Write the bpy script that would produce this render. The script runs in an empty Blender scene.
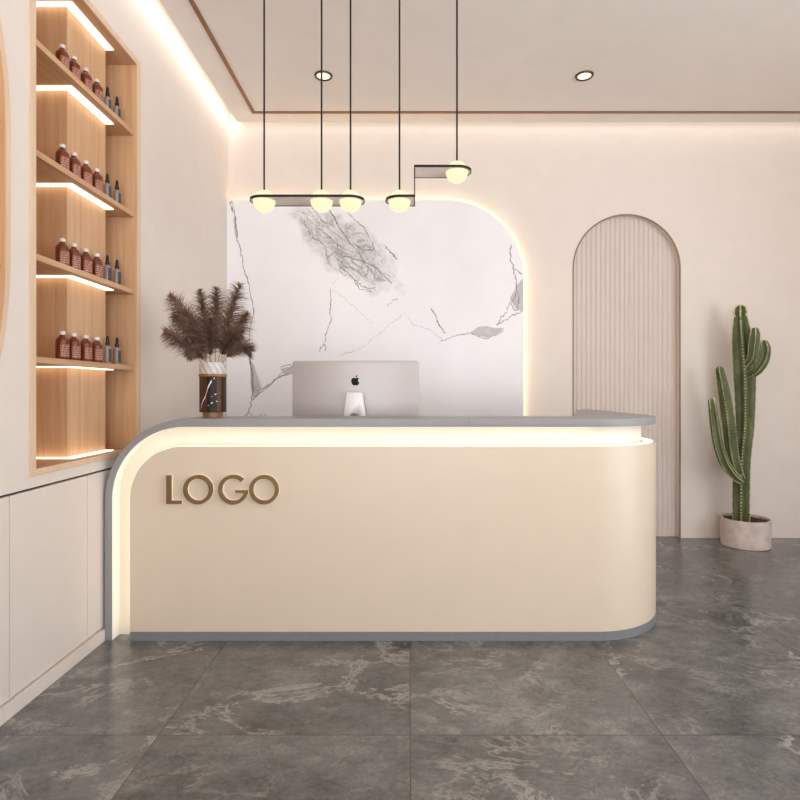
import bpy, bmesh, math, random
from mathutils import Vector, Matrix

SC = bpy.context.scene
COL = SC.collection
PI = math.pi
rnd = random.Random(7)

# ------------------------------------------------------------------ colour / material helpers
def lin(c):
    return tuple(((v / 255) / 12.92 if v / 255 <= .04045 else (((v / 255) + .055) / 1.055) ** 2.4) for v in c) + (1.0,)

class NT:
    def __init__(self, name):
        self.m = bpy.data.materials.new(name); self.m.use_nodes = True
        self.t = self.m.node_tree; self.n = self.t.nodes; self.l = self.t.links
        self.b = self.n['Principled BSDF']
    def node(self, typ, **kw):
        n = self.n.new(typ)
        for k, v in kw.items():
            if k.startswith('i_'):
                n.inputs[k[2:].replace('_', ' ')].default_value = v
            else:
                setattr(n, k, v)
        return n
    def link(self, a, b): self.l.new(a, b)
    def math(self, op, a, b=None, c=None):
        n = self.n.new('ShaderNodeMath'); n.operation = op
        for i, v in enumerate((a, b, c)):
            if v is None: continue
            if isinstance(v, (int, float)): n.inputs[i].default_value = v
            else: self.link(v, n.inputs[i])
        return n.outputs[0]
    def ramp(self, fac, stops, interp='LINEAR'):
        r = self.n.new('ShaderNodeValToRGB'); r.color_ramp.interpolation = interp
        e = r.color_ramp.elements
        while len(e) < len(stops): e.new(.5)
        for el, (p, c) in zip(e, stops):
            el.position = p; el.color = c
        self.link(fac, r.inputs[0]); return r.outputs[0]
    def mix(self, fac, a, b, mode='MIX'):
        n = self.n.new('ShaderNodeMix'); n.data_type = 'RGBA'; n.blend_type = mode
        for sock, v in ((n.inputs[0], fac), (n.inputs[6], a), (n.inputs[7], b)):
            if isinstance(v, (int, float, tuple)): sock.default_value = v
            else: self.link(v, sock)
        return n.outputs[2]
    def coord(self, kind='Object', scale=(1, 1, 1), loc=(0, 0, 0), rot=(0, 0, 0)):
        tc = self.n.new('ShaderNodeTexCoord'); mp = self.n.new('ShaderNodeMapping')
        mp.inputs['Scale'].default_value = scale; mp.inputs['Location'].default_value = loc
        mp.inputs['Rotation'].default_value = rot
        self.link(tc.outputs[kind], mp.inputs[0]); return mp.outputs[0]
    def noise(self, vec, scale, detail=4, rough=.55, dist=0):
        n = self.n.new('ShaderNodeTexNoise')
        n.inputs['Scale'].default_value = scale; n.inputs['Detail'].default_value = detail
        n.inputs['Roughness'].default_value = rough; n.inputs['Distortion'].default_value = dist
        self.link(vec, n.inputs['Vector']); return n
    def bump(self, h, strength=.2, dist=.01):
        b = self.n.new('ShaderNodeBump'); b.inputs['Strength'].default_value = strength
        b.inputs['Distance'].default_value = dist
        self.link(h, b.inputs['Height']); self.link(b.outputs[0], self.b.inputs['Normal'])

def plain(name, c, rough=.5, metal=0, var=.03, scale=6, spec=.5):
    t = NT(name)
    n = t.noise(t.coord(), scale, 3)
    a = lin([max(0, v * (1 - var)) for v in c]); b = lin([min(255, v * (1 + var)) for v in c])
    t.link(t.ramp(n.outputs[0], [(.3, a), (.7, b)]), t.b.inputs['Base Color'])
    t.b.inputs['Roughness'].default_value = rough; t.b.inputs['Metallic'].default_value = metal
    t.b.inputs['Specular IOR Level'].default_value = spec
    return t.m

def glow(name, c, strength, base=(255, 255, 255)):
    t = NT(name)
    t.b.inputs['Base Color'].default_value = lin(base)
    t.b.inputs['Emission Color'].default_value = lin(c)
    t.b.inputs['Emission Strength'].default_value = strength
    return t.m

def wood(name, dark, light, axis='z', rough=.45):
    t = NT(name)
    s = {'z': (26, 26, 1.2), 'y': (26, 1.2, 26), 'x': (1.2, 26, 26)}[axis]
    v = t.coord('Object', s)
    n1 = t.noise(v, 1.0, 5, .6, .6); n2 = t.noise(v, 5.0, 3, .6)
    f = t.math('ADD', t.math('MULTIPLY', n1.outputs[0], .7), t.math('MULTIPLY', n2.outputs[0], .3))
    t.link(t.ramp(f, [(.32, lin(dark)), (.68, lin(light))]), t.b.inputs['Base Color'])
    t.b.inputs['Roughness'].default_value = rough
    t.bump(f, .08, .004)
    return t.m

# ------------------------------------------------------------------ object helpers
def finish(bm, name, mat, parent=None, smooth=None, loc=None):
    bmesh.ops.recalc_face_normals(bm, faces=bm.faces)
    me = bpy.data.meshes.new(name); bm.to_mesh(me); bm.free()
    for m in (mat if isinstance(mat, (list, tuple)) else [mat]): me.materials.append(m)
    if smooth:
        me.shade_smooth(); me.set_sharp_from_angle(angle=math.radians(smooth))
    o = bpy.data.objects.new(name, me); COL.objects.link(o)
    if parent: o.parent = parent
    if loc: o.location = loc
    return o

def tag(o, label=None, cat=None, group=None, kind=None):
    if label: o['label'] = label
    if cat: o['category'] = cat
    if group: o['group'] = group
    if kind: o['kind'] = kind
    return o

def thing(name, loc, label, cat, group=None, rz=0):
    o = bpy.data.objects.new(name, None); COL.objects.link(o)
    o.location = loc; o.rotation_euler = (0, 0, rz); o.empty_display_size = .1
    return tag(o, label, cat, group)

def box(bm, x0, x1, y0, y1, z0, z1, bevel=0):
    r = bmesh.ops.create_cube(bm, size=1)
    M = Matrix.Translation(((x0 + x1) / 2, (y0 + y1) / 2, (z0 + z1) / 2)) @ Matrix.Diagonal((x1 - x0, y1 - y0, z1 - z0, 1))
    bmesh.ops.transform(bm, matrix=M, verts=r['verts'])
    if bevel:
        ed = list({e for v in r['verts'] for e in v.link_edges})
        bmesh.ops.bevel(bm, geom=ed, offset=bevel, segments=2, profile=.5, affect='EDGES')

def tube(bm, pts, r, seg=8, cap=True):
    pts = [Vector(p) for p in pts]
    rs = r if isinstance(r, (list, tuple)) else [r] * len(pts)
    rings, nrm = [], None
    for i, p in enumerate(pts):
        d = (pts[min(i + 1, len(pts) - 1)] - pts[max(i - 1, 0)]).normalized()
        if nrm is None:
            nrm = d.cross(Vector((0, 1, 0)) if abs(d.y) < .9 else Vector((1, 0, 0))).normalized()
        else:
            nrm = (nrm - d * nrm.dot(d)).normalized()
        b = d.cross(nrm)
        rings.append([bm.verts.new(p + (nrm * math.cos(2 * PI * k / seg) + b * math.sin(2 * PI * k / seg)) * rs[i]) for k in range(seg)])
    for a, c in zip(rings, rings[1:]):
        for k in range(seg):
            bm.faces.new((a[k], a[(k + 1) % seg], c[(k + 1) % seg], c[k]))
    if cap:
        bm.faces.new(rings[0]); bm.faces.new(rings[-1])

def lathe(bm, prof, seg=32, c=(0, 0, 0), close=True):
    rings = []
    for r, z in prof:
        if r < 1e-6: rings.append([bm.verts.new((c[0], c[1], c[2] + z))])
        else: rings.append([bm.verts.new((c[0] + r * math.cos(2 * PI * k / seg), c[1] + r * math.sin(2 * PI * k / seg), c[2] + z)) for k in range(seg)])
    for a, b in zip(rings, rings[1:]):
        for k in range(seg):
            q = [a[k % len(a)], a[(k + 1) % len(a)], b[(k + 1) % len(b)], b[k % len(b)]]
            u = []
            for v in q:
                if v not in u: u.append(v)
            if len(u) > 2: bm.faces.new(u)

def prism(bm, loops, w0, w1, plane='xz', bevel=0):
    """flat outline(s), the later ones holes, filled and given thickness w0..w1 across the plane"""
    cu = bpy.data.curves.new('outline', 'CURVE'); cu.dimensions = '2D'; cu.fill_mode = 'BOTH'
    for lp in loops:
        sp = cu.splines.new('POLY'); sp.points.add(len(lp) - 1); sp.use_cyclic_u = True
        for p, (u, v) in zip(sp.points, lp): p.co = (u, v, 0, 1)
    cu.extrude = (w1 - w0) / 2 - bevel
    cu.bevel_depth = bevel; cu.bevel_resolution = 1; cu.offset = -bevel
    ob = bpy.data.objects.new('outline', cu); COL.objects.link(ob)
    dg = bpy.context.evaluated_depsgraph_get()
    me = bpy.data.meshes.new_from_object(ob.evaluated_get(dg))
    vs = []
    for v in me.vertices:
        u, q, w = v.co.x, v.co.y, v.co.z + (w0 + w1) / 2
        vs.append(bm.verts.new({'xz': (u, w, q), 'xy': (u, q, w), 'yz': (w, u, q)}[plane]))
    for p in me.polygons:
        try: bm.faces.new([vs[i] for i in p.vertices])
        except ValueError: pass
    bmesh.ops.remove_doubles(bm, verts=vs, dist=1e-5)
    bpy.data.objects.remove(ob); bpy.data.curves.remove(cu); bpy.data.meshes.remove(me)

def arc(cx, cy, r, a0, a1, n=16, ry=None):
    ry = ry or r
    return [(cx + r * math.cos(math.radians(a0 + (a1 - a0) * i / n)), cy + ry * math.sin(math.radians(a0 + (a1 - a0) * i / n))) for i in range(n + 1)]

def sweep_wall(bm, path, th, zb, zt):
    """upright board following a plan path; path = (x, y, nx, ny); zt(x) gives the top"""
    rows = []
    for x, y, nx, ny in path:
        t = zt(x) if callable(zt) else zt
        xi, yi = x - nx * th, y - ny * th
        rows.append([bm.verts.new(c) for c in ((x, y, zb), (x, y, t), (xi, yi, t), (xi, yi, zb))])
    for a, b in zip(rows, rows[1:]):
        for k in range(4):
            bm.faces.new((a[k], a[(k + 1) % 4], b[(k + 1) % 4], b[k]))
    bm.faces.new(rows[0]); bm.faces.new(rows[-1])

# ------------------------------------------------------------------ materials
M = {}
WALLC = (228, 217, 208)
M['paint'] = plain('warm_plaster', WALLC, .75, var=.008)
M['ceil'] = plain('ceiling_plaster', (236, 227, 219), .75, var=.008)
M['cabinet'] = plain('cabinet_lacquer', (228, 217, 208), .38, var=.006)
M['base'] = plain('skirting_paint', (228, 217, 208), .5, var=.006)
M['oak'] = wood('oak_upright', (196, 150, 110), (222, 182, 142), 'z')
M['oak_y'] = wood('oak_board', (190, 145, 106), (218, 178, 140), 'y')
M['oak_edge'] = wood('oak_edge', (214, 184, 154), (230, 204, 176), 'z')
M['brass'] = plain('bronze_trim', (150, 110, 82), .3, 1, .05, 20)
M['frame_metal'] = plain('brown_bronze_frame', (138, 114, 98), .4, .5, .04, 20)
M['brass_dark'] = plain('dark_bronze', (96, 72, 56), .35, 1, .05, 20)
M['gap'] = plain('shadow_gap', (40, 34, 30), .9)
M['flute'] = plain('fluted_panel', (216, 202, 193), .6, var=.008)
M['cream'] = plain('cream_lacquer', (220, 202, 180), .35, var=.006)
M['grey'] = plain('grey_solid_surface', (147, 145, 147), .4, var=.02, scale=60)
M['kick'] = plain('grey_kickboard', (126, 126, 128), .4, var=.02, scale=40)
M['neck'] = plain('recess_lacquer', (236, 227, 210), .5, var=.004)
M['neck_white'] = plain('recess_white', (248, 244, 236), .5, var=.004)
M['worktop'] = plain('worktop_laminate', (222, 214, 204), .45)
M['led'] = glow('desk_led', (255, 240, 216), 1.6)
M['halo'] = glow('letter_halo', (255, 236, 205), .75)
M['led_shelf'] = glow('shelf_led', (255, 234, 204), 1.7)
M['led_panel'] = glow('panel_led', (255, 230, 172), 7.5)
M['globe'] = glow('opal_globe', (255, 245, 200), .98, (60, 56, 48))
M['lens'] = glow('downlight_lens', (255, 236, 205), .75)
M['bronze'] = plain('bronze_letter', (122, 98, 68), .42, .5, .05, 30)
M['black_metal'] = plain('black_metal', (38, 32, 29), .4, .5)
M['plate_metal'] = plain('brushed_plate', (246, 230, 220), .4, .0, .04, 12)
M['alu'] = plain('silver_aluminium', (186, 178, 176), .38, .25, .008)
M['alu_light'] = plain('pale_aluminium', (226, 220, 218), .35, .2, .008)
M['black'] = plain('gloss_black', (6, 6, 7), .5, spec=.2)
M['pot'] = plain('blush_stoneware', (206, 190, 180), .8, var=.07, scale=14)
M['soil'] = plain('dark_soil', (58, 44, 36), .95, var=.4, scale=60)
M['cap_white'] = plain('white_cap', (228, 222, 220), .4)
M['bulb_black'] = plain('black_rubber', (26, 24, 26), .5)
M['slate'] = plain('slate_label', (66, 70, 76), .6)
M['stem_straw'] = plain('straw_stem', (168, 140, 100), .7, var=.12, scale=40)
M['spine'] = plain('pale_areole', (205, 200, 160), .8)

t = NT('amber_glass')
n = t.noise(t.coord(), 20, 2)
t.link(t.ramp(n.outputs[0], [(.3, lin((112, 52, 30))), (.7, lin((134, 66, 40)))]), t.b.inputs['Base Color'])
t.b.inputs['Roughness'].default_value = .12; t.b.inputs['Transmission Weight'].default_value = .15
M['amber'] = t.m
t = NT('clear_smoke_glass')
t.b.inputs['Base Color'].default_value = lin((196, 184, 178)); t.b.inputs['Roughness'].default_value = .1
t.b.inputs['Transmission Weight'].default_value = .5
M['smoke'] = t.m
t = NT('printed_label')                       # faint lines of small print
tc = t.coord('Object', (1, 1, 1))
sx = t.node('ShaderNodeSeparateXYZ'); t.link(tc, sx.inputs[0])
w = t.math('FRACT', t.math('MULTIPLY', sx.outputs[2], 95))
line = t.math('MULTIPLY', t.math('GREATER_THAN', w, .62), t.math('GREATER_THAN', t.noise(t.coord('Object', (220, 220, 30)), 1, 1).outputs[0], .46))
t.link(t.mix(line, lin((146, 88, 68)), lin((206, 170, 154))), t.b.inputs['Base Color'])
t.b.inputs['Roughness'].default_value = .55
M['label'] = t.m

# stone floor tiles: 0.90 x 0.93 m, joints running to the back wall
t = NT('stone_tile')
tc = t.n.new('ShaderNodeTexCoord'); sx = t.node('ShaderNodeSeparateXYZ'); t.link(tc.outputs['Object'], sx.inputs[0])
u = t.math('DIVIDE', t.math('ADD', sx.outputs[0], 9 * .9 - .005), .9)
v = t.math('DIVIDE', t.math('ADD', sx.outputs[1], 9 * .929 - 2.002), .929)
cu_, cv_ = t.math('FLOOR', u), t.math('FLOOR', v)
cell = t.node('ShaderNodeCombineXYZ'); t.link(cu_, cell.inputs[0]); t.link(cv_, cell.inputs[1])
wn = t.node('ShaderNodeTexWhiteNoise'); wn.noise_dimensions = '3D'; t.link(cell.outputs[0], wn.inputs['Vector'])
off = t.node('ShaderNodeVectorMath'); off.operation = 'SCALE'; t.link(wn.outputs['Color'], off.inputs[0]); off.inputs['Scale'].default_value = 7
pos = t.node('ShaderNodeVectorMath'); pos.operation = 'ADD'; t.link(tc.outputs['Object'], pos.inputs[0]); t.link(off.outputs[0], pos.inputs[1])
mp = t.node('ShaderNodeMapping'); mp.inputs['Rotation'].default_value = (0, 0, math.radians(-38)); mp.inputs['Scale'].default_value = (1, 1.35, 1)
t.link(pos.outputs[0], mp.inputs[0]); V = mp.outputs[0]
big = t.noise(V, 2.0, 9, .66, .35)
fine = t.noise(V, 13, 8, .74, .5)
grain = t.noise(pos.outputs[0], 70, 4, .7)
f = t.math('ADD', t.math('ADD', t.math('MULTIPLY', big.outputs[0], .48), t.math('MULTIPLY', fine.outputs[0], .32)), t.math('MULTIPLY', grain.outputs[0], .20))
base = t.ramp(f, [(.37, lin((54, 54, 54))), (.455, lin((86, 86, 86))), (.54, lin((107, 107, 107))), (.65, lin((142, 141, 140)))])
vn = t.noise(V, 2.4, 9, .68, .5)
ridge = t.math('ABSOLUTE', t.math('SUBTRACT', vn.outputs[0], .5))
veinm = t.ramp(ridge, [(.0, (1, 1, 1, 1)), (.007, (.6, .6, .6, 1)), (.028, (0, 0, 0, 1))])
patch = t.ramp(t.noise(pos.outputs[0], 1.5, 2).outputs[0], [(.47, (0, 0, 0, 1)), (.62, (1, 1, 1, 1))])
vm = t.math('MULTIPLY', t.math('MULTIPLY', veinm, patch), .75)
colr = t.mix(vm, base, lin((176, 171, 165)))
dv = t.noise(V, 3.3, 8, .66, .4)
dm = t.math('MULTIPLY', t.ramp(t.math('ABSOLUTE', t.math('SUBTRACT', dv.outputs[0], .53)), [(0, (1, 1, 1, 1)), (.014, (0, 0, 0, 1))]), .4)
colr = t.mix(dm, colr, lin((54, 50, 46)))
tone = t.math('ADD', t.math('MULTIPLY', wn.outputs['Value'], .10), .95)
cmb = t.node('ShaderNodeCombineXYZ')
for k in range(3): t.link(tone, cmb.inputs[k])
colr = t.mix(1.0, colr, cmb.outputs[0], 'MULTIPLY')
fu, fv = t.math('FRACT', u), t.math('FRACT', v)
ju = t.math('LESS_THAN', t.math('MINIMUM', fu, t.math('SUBTRACT', 1, fu)), .0022)
jv = t.math('LESS_THAN', t.math('MINIMUM', fv, t.math('SUBTRACT', 1, fv)), .0022)
joint = t.math('MAXIMUM', ju, jv)
t.link(t.mix(joint, colr, lin((70, 65, 60))), t.b.inputs['Base Color'])
t.link(t.math('ADD', t.math('MULTIPLY', fine.outputs[0], .16), .13), t.b.inputs['Roughness']); t.b.inputs['Specular IOR Level'].default_value = .75
t.bump(t.math('SUBTRACT', t.math('MULTIPLY', f, .3), joint), .12, .004)
M['tile'] = t.m

# white marble of the feature panel: a soft cloud of grey veining near the top plus faint grain
t = NT('white_marble')
tc = t.coord('Object')
sx = t.node('ShaderNodeSeparateXYZ'); t.link(tc, sx.inputs[0])
X_, Z_ = sx.outputs[0], sx.outputs[2]
warp = t.noise(tc, 5, 5, .6)
cx, cz, an = -.515, 2.415, math.radians(-38)
dx = t.math('SUBTRACT', X_, cx); dz = t.math('SUBTRACT', Z_, cz)
a_ = t.math('ADD', t.math('MULTIPLY', dx, math.cos(an)), t.math('MULTIPLY', dz, math.sin(an)))
b_ = t.math('SUBTRACT', t.math('MULTIPLY', dz, math.cos(an)), t.math('MULTIPLY', dx, math.sin(an)))
d2 = t.math('SQRT', t.math('ADD', t.math('POWER', t.math('ABSOLUTE', t.math('DIVIDE', a_, .58)), 2), t.math('POWER', t.math('ABSOLUTE', t.math('DIVIDE', b_, .235)), 2)))
d2 = t.math('ADD', d2, t.math('MULTIPLY', t.math('SUBTRACT', warp.outputs[0], .5), 1.3))
mask = t.ramp(d2, [(.55, (1, 1, 1, 1)), (1.0, (0, 0, 0, 1))])
rv = t.coord('Object', (1, 1, 1), rot=(0, math.radians(-38), 0))
mp2 = t.node('ShaderNodeMapping'); mp2.inputs['Scale'].default_value = (.55, 1, 1.3); t.link(rv, mp2.inputs[0])
n1 = t.noise(mp2.outputs[0], 6.0, 6, .62, 1.4); n2 = t.noise(mp2.outputs[0], 12, 6, .6, 1.0)
r1 = t.ramp(t.math('ABSOLUTE', t.math('SUBTRACT', n1.outputs[0], .5)), [(0, (1, 1, 1, 1)), (.022, (.25, .25, .25, 1)), (.07, (0, 0, 0, 1))])
r2 = t.ramp(t.math('ABSOLUTE', t.math('SUBTRACT', n2.outputs[0], .5)), [(0, (.6, .6, .6, 1)), (.03, (0, 0, 0, 1))])
vv = t.math('MINIMUM', t.math('MULTIPLY', t.math('ADD', r1, r2), mask), 1)
cloud = t.math('MULTIPLY', t.math('MULTIPLY', mask, t.noise(mp2.outputs[0], 4, 4).outputs[0]), .8)
soft = t.ramp(t.noise(tc, 1.6, 4).outputs[0], [(.3, lin((240, 237, 240))), (.7, lin((248, 246, 248)))])
c1 = t.mix(cloud, soft, lin((186, 182, 182)))
t.link(t.mix(t.math('MULTIPLY', vv, .66), c1, lin((112, 106, 106))), t.b.inputs['Base Color'])
t.b.inputs['Roughness'].default_value = .28
M['marble'] = t.m
M['vein'] = plain('marble_vein', (140, 134, 133), .35, var=.3, scale=25)
M['vein_soft'] = plain('marble_vein_soft', (198, 193, 192), .3, var=.06, scale=20)

# vase: ebony and walnut staves of dark marble with thin white veins
t = NT('vase_staves')
tc = t.n.new('ShaderNodeTexCoord'); gr = t.node('ShaderNodeTexGradient'); gr.gradient_type = 'RADIAL'
t.link(tc.outputs['Object'], gr.inputs[0])
st = t.math('FLOOR', t.math('MULTIPLY', gr.outputs['Fac'], 17))
wn = t.node('ShaderNodeTexWhiteNoise'); wn.noise_dimensions = '1D'; t.link(st, wn.inputs['W'])
stc = t.ramp(wn.outputs['Value'], [(0, lin((22, 18, 17))), (.5, lin((28, 22, 20))), (.58, lin((58, 37, 26))), (1, lin((92, 58, 38)))])
vn = t.noise(t.coord('Object', (9, 9, 6), rot=(.3, .9, .2)), 1.1, 4, .6, 1.0)
vm = t.ramp(t.math('ABSOLUTE', t.math('SUBTRACT', vn.outputs[0], .5)), [(0, (.0, .0, .0, 1)), (.004, (0, 0, 0, 1))])
t.link(stc, t.b.inputs['Base Color']); t.b.inputs['Roughness'].default_value = .4; t.b.inputs['Specular IOR Level'].default_value = .25
M['staves'] = t.m
t = NT('grey_veined_marble')
wv = t.node('ShaderNodeTexWave'); wv.inputs['Scale'].default_value = 14; wv.inputs['Distortion'].default_value = 6; wv.inputs['Detail'].default_value = 3
t.link(t.coord('Object', (1, 1, 1), rot=(.5, .6, 0)), wv.inputs[0])
t.link(t.ramp(wv.outputs[0], [(.1, lin((190, 185, 181))), (.5, lin((208, 203, 200))), (.9, lin((218, 214, 210)))]), t.b.inputs['Base Color'])
t.b.inputs['Roughness'].default_value = .35
M['vase_marble'] = t.m
M['vase_gold'] = wood('vase_walnut', (122, 84, 48), (176, 128, 78), 'z', .35)
M['white_vein'] = plain('white_vein', (226, 220, 214), .3)

t = NT('pampas_brown')
n = t.noise(t.coord(), 30, 3)
t.link(t.ramp(n.outputs[0], [(.3, lin((104, 78, 64))), (.7, lin((158, 126, 106)))]), t.b.inputs['Base Color'])
t.b.inputs['Roughness'].default_value = .85
M['pampas'] = t.m

t = NT('cactus_skin')
n1 = t.noise(t.coord('Object', (1, 1, .6)), 9, 4); n2 = t.noise(t.coord('Object', (60, 60, 200)), 1, 2)
f = t.math('ADD', t.math('MULTIPLY', n1.outputs[0], .7), t.math('MULTIPLY', n2.outputs[0], .3))
t.link(t.ramp(f, [(.3, lin((58, 64, 35))), (.55, lin((86, 94, 54))), (.75, lin((124, 130, 84)))]), t.b.inputs['Base Color'])
t.b.inputs['Roughness'].default_value = .55
t.bump(n2.outputs[0], .25, .004)
M['cactus'] = t.m

# ------------------------------------------------------------------ the setting
XL, YB, H = -1.51, 4.686, 3.425
XR, YF = 4.2, -3.2
bm = bmesh.new(); box(bm, XL - .5, XR + .1, YF, YB + .4, -.1, 0)
tag(finish(bm, 'floor', M['tile']), kind='structure')

bm = bmesh.new()
box(bm, XL + .107, XR, YF, YB - .117, H, H + .05)
box(bm, XL - .5, XR + .1, YF, YB + .4, H + .24, H + .32)
box(bm, XL + .20, XL + .22, YF, YB - .21, H + .05, H + .24)
box(bm, XL + .20, XR, YB - .23, YB - .21, H + .05, H + .24)
tag(finish(bm, 'ceiling', M['ceil']), kind='structure')

bm = bmesh.new()                                   # bronze line let into the ceiling
tx, ty = XL + .286, YB - .28
box(bm, tx - .012, tx + .014, YF, ty + .014, H - .006, H + .001)
box(bm, tx + .014, XR, ty - .012, ty + .014, H - .006, H + .001)
tag(finish(bm, 'trim_1', M['brass']), kind='structure')

# left wall with its two recesses; low cabinets fill it below
N0, N1, NZ0, NZ1 = 2.261, 3.104, .915, 3.037        # rectangular recess, clear opening
FR = .037
AC, AZ, AA, AB, AS = 1.602, 1.975, .492, .83, .25     # pill-shaped recess
def pill(gr, n=20):
    return arc(AC, AZ + AS, AA + gr, 0, 180, n, AB + gr) + arc(AC, AZ - AS, AA + gr, 180, 360, n, AB + gr)
bm = bmesh.new()
ztop = H + .24
rect = [(N0 - .0215, NZ0 - .0215), (N1 + .0215, NZ0 - .0215), (N1 + .0215, NZ1 + .0215), (N0 - .0215, NZ1 + .0215)]
prism(bm, [[(YF, .842), (YB, .842), (YB, ztop), (YF, ztop)], rect, pill(.012)], XL - .03, XL, 'yz')
box(bm, XL - .5, XL - .46, YF, YB, 0, ztop)
tag(finish(bm, 'wall_left', M['paint']), kind='structure')

CY = [.577 + .513 * i for i in range(9)]
names = ['', '', 'flush low cabinet at the left picture edge, only a sliver of its door showing',
         'wide flush low cabinet under the oak shelf recess', 'low cabinet door slice tucked against the left leg of the reception desk']
for i in range(2, 5):
    y0, y1 = CY[i + 0] + 0, CY[i + 1]
    y0, y1 = 1.603 + .513 * (i - 2), 1.603 + .513 * (i - 1)
    c = thing('low_cabinet', (XL, (y0 + y1) / 2, .062), names[i], 'cabinet', 'flush low cabinets along the left wall')
    hw = (y1 - y0) / 2
    bm = bmesh.new(); box(bm, -.40, -.022, -hw + .001, hw - .001, 0, .772)
    finish(bm, 'body', M['gap'], c)
    bm = bmesh.new(); box(bm, -.02, 0, -hw + .0022, hw - .0022, .003, .770, .0008)
    finish(bm, 'door', M['cabinet'], c)
bm = bmesh.new()
box(bm, XL - .42, XL, YF, 1.602, .062, .834); box(bm, XL - .42, XL, 3.143, YB - .002, .062, .834)
box(bm, XL - .42, XL - .03, YF, YB - .002, .836, .842)
tag(finish(bm, 'trim_2', M['cabinet']), kind='structure')
bm = bmesh.new(); box(bm, XL - .3, XL + .012, YF, YB - .001, 0, .058, .001)
tag(finish(bm, 'baseboard_left', M['base']), kind='structure')

# back wall with the arched doorway opening
DX0, DX1, DTOP = 1.374, 2.268, 2.705
DR = (DX1 - DX0) / 2; DC = (DX0 + DX1) / 2; DS = DTOP - DR
bm = bmesh.new()
out = [(XL - .5, 0), (DX0, 0)] + [(DX0, DS)] + arc(DC, DS, DR, 180, 0, 40)[1:-1] + [(DX1, DS), (DX1, 0), (XR + .1, 0), (XR + .1, ztop), (XL - .5, ztop)]
prism(bm, [out], YB, YB + .07, 'xz')
tag(finish(bm, 'wall_back', M['paint']), kind='structure')
bm = bmesh.new(); box(bm, XR, XR + .1, 2.0, YB, 0, ztop)
tag(finish(bm, 'wall_right', M['paint']), kind='structure')
bm = bmesh.new(); box(bm, 1.7, XR + .1, YF - .1, YF, 0, ztop)  # unseen partial wall, added to cut front light on back wall and desk
tag(finish(bm, 'wall_front_light_block', M['paint']), kind='structure')

d = thing('door_1', (0, YB, 0), None, None); tag(d, kind='structure')
bm = bmesh.new()                                   # fluted leaf, half-round ribs
fp = .0405; nfl = 24
pts = []
for i in range(nfl):
    x0 = DC - nfl * fp / 2 + i * fp
    for k in range(8):
        a = k / 8
        pts.append((x0 + a * fp, .062 - .009 * math.sin(PI * a) ** .6))
pts.append((DC + nfl * fp / 2, .062))
lo = [bm.verts.new((x, y, 0)) for x, y in pts]; hi = [bm.verts.new((x, y, DTOP + .03)) for x, y in pts]
lo2 = [bm.verts.new((x, .13, 0)) for x in (pts[0][0], pts[-1][0])]; hi2 = [bm.verts.new((x, .13, DTOP + .03)) for x in (pts[0][0], pts[-1][0])]
for k in range(len(pts) - 1): bm.faces.new((lo[k], lo[k + 1], hi[k + 1], hi[k]))
bm.faces.new((lo2[0], lo2[1], hi2[1], hi2[0]))
finish(bm, 'fluted_leaf', M['flute'], d)
bm = bmesh.new()
e = .005
ringo = [(DX0 - e, 0), (DX0 - e, DS)] + arc(DC, DS, DR + e, 180, 0, 40)[1:-1] + [(DX1 + e, DS), (DX1 + e, 0)]
ringi = [(DX1 - .006, 0), (DX1 - .006, DS)] + arc(DC, DS, DR - .006, 0, 180, 40)[1:-1] + [(DX0 + .006, DS), (DX0 + .006, 0)]
prism(bm, [ringo + ringi], -.005, .005, 'xz')
finish(bm, 'metal_frame', M['frame_metal'], d)

# ------------------------------------------------------------------ oak shelf recess and its bottles
u = thing('recessed_shelf_unit', (XL, (N0 + N1) / 2, NZ0), 'tall oak lined wall recess with four shelves lit by white light strips', 'shelf unit')
UY, UZ = (N0 + N1) / 2, NZ0
def L(bm):                                          # world -> unit coordinates
    bmesh.ops.translate(bm, verts=bm.verts, vec=(-XL, -UY, -UZ)); return bm
D0 = XL - .31
bm = bmesh.new()
prism(bm, [[(N0 - FR, NZ0 - .026), (N1 + FR, NZ0 - .026), (N1 + FR, NZ1 + .034), (N0 - FR, NZ1 + .034)], [(N0, NZ0), (N1, NZ0), (N1, NZ1), (N0, NZ1)]], XL + .0005, XL + .0055, 'yz', .001)
finish(L(bm), 'frame', M['oak_edge'], u)
bm = bmesh.new()
box(bm, D0 - .02, XL, N1, N1 + .02, NZ0, NZ1)
finish(L(bm), 'side_lining', M['oak'], u)
bm = bmesh.new(); box(bm, D0 - .02, XL, N0 - .02, N0, NZ0, NZ1)
finish(L(bm), 'side_lining', M['oak'], u)
bm = bmesh.new(); box(bm, D0 - .02, D0, N0, N1, NZ0, NZ1)
finish(L(bm), 'back_lining', M['oak'], u)
bm = bmesh.new(); box(bm, D0, XL, N0 - .02, N1 + .02, NZ1, NZ1 + .02)
finish(L(bm), 'top_lining', M['oak_y'], u)
bm = bmesh.new(); box(bm, D0, XL, N0 - .02, N1 + .02, NZ0 - .02, NZ0)
finish(L(bm), 'bottom_lining', M['oak_y'], u)
BX, BY0, BY1 = -1.606, 2.629, 2.963                 # raised block of the back
bm = bmesh.new(); box(bm, D0, BX, BY0, BY1, NZ0, NZ1)
finish(L(bm), 'back_panel', M['oak'], u)
SHELF = [1.371, 1.792, 2.219, 2.671]
def led_path(z, up):
    w = .043; th = .005
    z0, z1 = (z, z + th) if up else (z - th, z)
    bm = bmesh.new()
    prism(bm, [[(D0 + .002, BY0 - .002), (BX + .002, BY0 - .002), (BX + .002, BY1), (BX + w, BY1), (BX + w, BY0 - .034), (D0 + .002, BY0 - .034)]], z0, z1, 'xy')
    return L(bm)
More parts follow.
